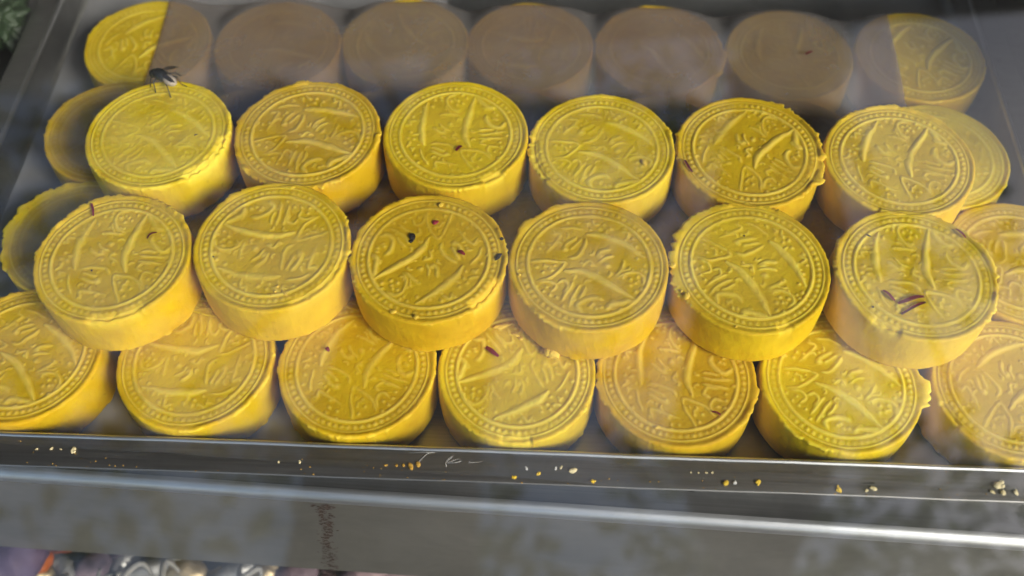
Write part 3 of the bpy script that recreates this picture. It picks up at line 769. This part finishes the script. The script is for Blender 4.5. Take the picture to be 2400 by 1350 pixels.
speck(1176, 560, ZT-.02, .026, 'small black speck behind the seed on the right rim of the same sweet')
speck(1019, 522, ZT-.01, .036, 'brown fruit speck near the back of the sweet with black specks', MAT_PETAL, (1, 1, .4))
speck(459, 316, ZT, .014, 'tiny dark speck on the worn-faced sweet with the fly', st=(1.8, .6, .5))
speck(215, 634, ZT, .014, 'tiny dark speck on the leftmost stacked sweet')
speck(500, 602, ZT, .012, 'tiny dark speck at the left of the sweet with the yellow stick of crumb')
speck(2046, 720, ZT, .013, 'tiny dark speck left of the red slivers')
speck(2035, 552, ZT, .018, 'dark speck near the back left of the rightmost stacked sweet', st=(1.6, .6, .5))
speck(1744, 553, ZT, .012, 'tiny dark speck near the back of the bright upper front-row sweet')

# ------------------------------------------------------------------ the fly
fp = on_sweet(394, 203, ZT)+Vector((-.01, .02, 0))
fly = empty('fly', fp, 0)
tag(fly, 'small black fly with pale abdomen standing on the rim of a sweet', 'fly')
def ell(bm, c, s, rot=None, sub=2):
    q = bmesh.ops.create_icosphere(bm, subdivisions=sub, radius=1)
    for v in q['verts']:
        w = Vector((v.co.x*s[0], v.co.y*s[1], v.co.z*s[2]))
        if rot is not None: w = rot @ w
        v.co = w+Vector(c)
Rf = Matrix.Rotation(R(-35), 3, 'Z') @ Matrix.Rotation(R(12), 3, 'Y')
bm = bmesh.new(); ell(bm, (-.06, .06, .16), (.125, .09, .09), Rf); ell(bm, (-.17, .12, .14), (.06, .075, .065), Rf); bm_obj('thorax', bm, MAT_FLYD, fly)
bm = bmesh.new(); ell(bm, (.07, -.03, .13), (.12, .078, .07), Rf); bm_obj('abdomen', bm, MAT_FLYA, fly)
def wing(pts):
    b = bmesh.new(); vs = [b.verts.new(p) for p in pts]; b.faces.new(vs); bmesh.ops.solidify(b, geom=b.faces[:], thickness=.006)
    return bm_obj('wing', b, MAT_WING, fly)
wing([(-.04, .07, .24), (.04, .12, .255), (.14, .13, .25), (.22, .11, .24), (.14, .085, .235), (.04, .065, .235)])
wing([(-.04, .03, .23), (.05, .0, .22), (.13, -.07, .19), (.17, -.13, .17), (.10, -.11, .175), (.0, -.04, .20)])
for pts in ([(-.10, .03, .14), (-.16, -.04, .12), (-.15, -.13, .0)], [(-.02, -.0, .13), (.03, -.10, .10), (.08, -.25, -.0)], [(.05, .05, .14), (.15, .05, .12), (.20, -.01, .04), (.28, -.04, .0)],
            [(-.14, .08, .12), (-.22, .06, .10), (-.24, .0, .0)], [(-.02, .11, .14), (.0, .18, .10), (.02, .22, .0)], [(.04, .10, .14), (.12, .15, .10), (.18, .18, .0)]):
    b = bmesh.new(); tube(b, pts, [.009, .008, .006, .005][:len(pts)], 6); bm_obj('leg', b, MAT_FLYD, fly)

# ------------------------------------------------------------------ wrapped sweets on the shelf below, and a packet beside the tray
def candy(p, L, rad, mat, rz, tilt, label, cat='wrapped sweet', group='wrapped sweets on the shelf below'):
    o = empty('wrapped_sweet', p, rz); o.rotation_euler = (tilt, 0, rz)
    tag(o, label, cat, group)
    rr = random.Random(label); b = bmesh.new(); nA, nL = 18, 12; rings = []
    for i in range(nL+1):
        t = i/nL; x = (t-.5)*L; r = rad*(max(.12, math.sin(math.pi*(.08+.84*t)))**.6)
        rings.append([b.verts.new((x, r*(1+.16*rr.uniform(-1, 1))*math.cos(a), r*(1+.16*rr.uniform(-1, 1))*math.sin(a))) for a in np.arange(nA)*2*math.pi/nA])
    for i in range(nL):
        for k in range(nA): b.faces.new((rings[i][k], rings[i][(k+1) % nA], rings[i+1][(k+1) % nA], rings[i+1][k]))
    b.faces.new(rings[0]); b.faces.new(rings[-1]); bm_obj('wrapper', b, mat, o)
    for sgn in (-1, 1):
        b = bmesh.new(); a0 = []; a1 = []
        for k in range(13):
            a = k/12; y = (a-.5)
            a0.append(b.verts.new((sgn*L*.5, y*rad*.5, (.12 if k % 2 else -.12)*rad)))
            a1.append(b.verts.new((sgn*(L*.5+rad*(.9+.2*rr.random())), y*rad*1.9, (.25 if k % 2 else -.25)*rad+rr.uniform(-.1, .1)*rad)))
        for k in range(12): b.faces.new((a0[k], a0[k+1], a1[k+1], a1[k]))
        bmesh.ops.solidify(b, geom=b.faces[:], thickness=.02); bm_obj('twisted_end', b, mat, o, smooth=False)
    return o
MAT_SILVER = simple('silver_foil', (.36, .35, .33), .45, .7, .35, 120, .002)
MAT_GOLDF = simple('pale_gold_foil', (.38, .30, .18), .45, .7, .3, 120, .002)
MAT_PURPLE = simple('purple_wrapper', (.075, .05, .10), .7, .1, .3, 80, .002)
MAT_MAUVE = simple('mauve_wrapper', (.13, .09, .11), .7, .1, .3, 80, .002)
MAT_ORANGE = simple('orange_wrapper', (.30, .07, .015), .35, .1, .3, 80, .002)
MAT_PINK = simple('pale_pink_wrapper', (.36, .25, .26), .4, .0, .2, 80, .002)
MAT_GREEN = simple('green_foil', (.022, .045, .016), .5, .1, .6, 120, .003)
CA = [((20, 1318), -3.4, 1.1, .42, MAT_PURPLE, .5, 'purple wrapped sweet at the bottom left corner of the picture'),
 ((66, 1312), -3.6, 1.0, .16, MAT_MAUVE, .8, 'slim mauve wrapped sweet leaning between the purple and orange ones'),
 ((84, 1316), -3.7, .50, .24, MAT_ORANGE, .7, 'small orange wrapped sweet at the bottom left'),
 ((84, 1343), -3.9, .6, .22, MAT_GOLDF, -.4, 'pale gold wrapped sweet just below the orange one'),
 ((135, 1338), -4.2, .7, .25, MAT_SILVER, -.9, 'silver wrapped sweet right of the pale gold one'),
 ((205, 1340), -4.5, .8, .25, MAT_MAUVE, .7, 'mauve wrapped sweet between silver ones under the panel'),
 ((292, 1316), -4.7, .45, .18, MAT_SILVER, 1.0, 'small bright silver sweet peeping up under the panel edge'),
 ((350, 1332), -4.7, 1.3, .18, MAT_SILVER, .2, 'long silver wrapped sweet curving under the panel edge'),
 ((300, 1345), -4.8, .9, .24, MAT_SILVER, .9, 'silver wrapped sweet at the bottom edge, below the small bright one'),
 ((430, 1338), -4.8, .8, .26, MAT_GOLDF, -.3, 'dull gold wrapped sweet right of the long silver one'),
 ((560, 1338), -4.9, .9, .22, MAT_SILVER, .3, 'dim silver wrapped sweet in the middle of the dark gap'),
 ((625, 1342), -4.9, .6, .24, MAT_GOLDF, .9, 'brownish gold wrapped sweet near the rust marks'),
 ((690, 1345), -4.9, .8, .24, MAT_MAUVE, .2, 'dim mauve wrapped sweet left of the rust marks'),
 ((870, 1352), -4.9, 1.0, .30, MAT_PINK, .1, 'pale pink wrapped sweet at the bottom edge right of the rust marks'),
 ((940, 1356), -4.9, .9, .30, MAT_PINK, -.3, 'second pale pink wrapped sweet, further right at the bottom edge')]
for (u, v), z, L, r_, m, rz, lab in CA:
    candy(at(u, v, z), L, r_, m, rz, .2, lab)
MAT_STRIP = simple('pale_foil_strip', (.24, .23, .21), .75, .1, .3, 120, .001)
for (u, v), rad, a0, a1, lab in [((318, 1352), .30, 20, 170, 'large pale foil curl under the panel edge at the lower left'),
  ((385, 1352), .22, 30, 190, 'smaller pale foil curl right of the large one'), ((150, 1340), .14, 0, 250, 'tiny foil curl beside the gold wrapped sweet'),
  ((585, 1348), .20, 10, 150, 'dim foil curl under the panel, left of the rust marks'), ((250, 1346), .16, 60, 240, 'foil curl between mauve and silver sweets')]:
    c = at(u, v, -4.2); b = bmesh.new()
    pts = [(rad*math.cos(R(a0+(a1-a0)*k/14)), .12*math.sin(k*.5), rad*math.sin(R(a0+(a1-a0)*k/14))) for k in range(15)]
    tube(b, pts, [.02+.035*math.sin(math.pi*(k+.5)/15) for k in range(15)], 6)
    tag(bm_obj('foil_curl', b, MAT_STRIP, None, c, (0, 0, u*.01)), lab, 'foil strip', 'curls of foil among the wrapped sweets')
g = at(12, 30, .5)
bm = bmesh.new(); q = bmesh.ops.create_icosphere(bm, subdivisions=4, radius=1)
for v in q['verts']:
    n = .8+.35*math.sin(v.co.x*9+v.co.y*4)*math.sin(v.co.z*11+v.co.y*7)
    v.co = Vector((v.co.x*.62, v.co.y*.85, v.co.z*.55))*n
po_ = bm_obj('foil_packet', bm, MAT_GREEN, None, g+Vector((-.15, 0, 0)))
tag(po_, 'crinkled green foil packet beyond the tray rim at the top left', 'packet')

# ------------------------------------------------------------------ what the pane mirrors and what shades the case: shop wall, an added awning, paving, street trees
def metres(bm): bmesh.ops.scale(bm, verts=bm.verts, vec=(1/U,)*3)
bm = bmesh.new(); bmesh.ops.create_grid(bm, x_segments=4, y_segments=4, size=60); metres(bm)
tag(bm_obj('pavement', bm, MAT_GROUND, None, (0, 0, -.95/U)), kind='structure')
bm = bmesh.new(); box(bm, (0, 1.6, .9), (9, .2, 3.7), bev=.01); metres(bm)
tag(bm_obj('shop_wall', bm, MAT_PLAST, None, (0, 0, 0), smooth=False), 'plain plastered shop wall behind the display case', 'wall')
aw = empty('shade_awning', (0, 0, 0)); tag(aw, 'unseen dark canvas awning added to cut overhead light on the display case', 'awning')  # awning added out of view to dim the sky over the sweets
bm = bmesh.new()
ys = np.linspace(-.75, 1.5, 8); rows = []
for y in ys: rows.append([bm.verts.new((x, y, 1.26+.40*(y+.75)/2.25+.012*math.sin(x*6))) for x in np.linspace(-4, 4, 40)])
for j in range(7):
    for i in range(39): bm.faces.new((rows[j][i], rows[j][i+1], rows[j+1][i+1], rows[j+1][i]))
bmesh.ops.solidify(bm, geom=bm.faces[:], thickness=.008); metres(bm); bm_obj('canvas', bm, MAT_CANVAS, aw)
bm = bmesh.new(); tube(bm, [(-4, -.74, 1.24), (4, -.74, 1.24)], .018, 10); metres(bm); bm_obj('front_bar', bm, MAT_SHELF, aw)

def tree(pts, rads, az0, az1, ncl, seed, label):
    t = empty('street_tree', (0, 0, 0)); tag(t, label, 'tree', 'street trees mirrored in the glass')
    b = bmesh.new(); tube(b, pts, rads, 14); rr = random.Random(seed); crown = []
    for k in range(ncl):
        az = R(rr.uniform(az0, az1)); el = R(rr.uniform(23, 66)); d = rr.uniform(2.7, 4.3)
        crown.append((d*math.sin(az), -d*math.cos(az), d*math.tan(el) if el < R(50) else d*math.tan(el)*.85, rr.uniform(.28, .55)))
    for cx, cy, cz_, s in crown[::3]:
        a = Vector(pts[-2]); tube(b, [a, lerp(a, Vector((cx, cy, cz_)), .5)+Vector((0, 0, .15)), (cx, cy, cz_)], [.022, .014, .006], 5)
    metres(b); bm_obj('trunk', b, MAT_BARK, t)
    V = []; F = []
    for cx, cy, cz_, s in crown:
        for k in range(int(85*s*s/.18)):
            d = Vector((rr.gauss(0, 1), rr.gauss(0, 1), rr.gauss(0, 1))).normalized()*(rr.random()**.5)*s
            c = Vector((cx, cy, cz_))+d
            n = Vector((rr.gauss(0, 1), rr.gauss(0, 1), rr.gauss(0, 1)+.6)).normalized(); a = n.orthogonal().normalized(); a.rotate(Matrix.Rotation(rr.uniform(0, 6.28), 3, n)); bb = n.cross(a)
            L = rr.uniform(.07, .15); W = L*.55; i = len(V)
            V += [c-a*L*.5, c-bb*W*.5+n*.01, c+a*L*.5, c+bb*W*.5+n*.01]; F.append((i, i+1, i+2, i+3))
    me = bpy.data.meshes.new('crown'); me.from_pydata(V, [], F); link('crown', me, MAT_LEAF, t)
    return t
tree([(.12, -2.05, -.95), (.20, -2.05, .3), (.28, -2.05, 1.3), (.47, -2.05, 2.4), (.66, -2.1, 3.4), (.8, -2.1, 4.2)], [.25, .22, .21, .20, .19, .12],
     -8, 26, 24, 3, 'tree mirrored in the glass as the dark upright band right of centre')
tree([(-.66, -2.3, -.95), (-.68, -2.3, .6), (-.74, -2.3, 1.6), (-.72, -2.35, 2.7), (-.74, -2.4, 3.8)], [.30, .27, .26, .25, .18],
     -66, -6, 40, 4, 'tree whose trunk is added to stand in for the viewer mirrored left of centre')  # this trunk is added in place of the viewer's dark reflection
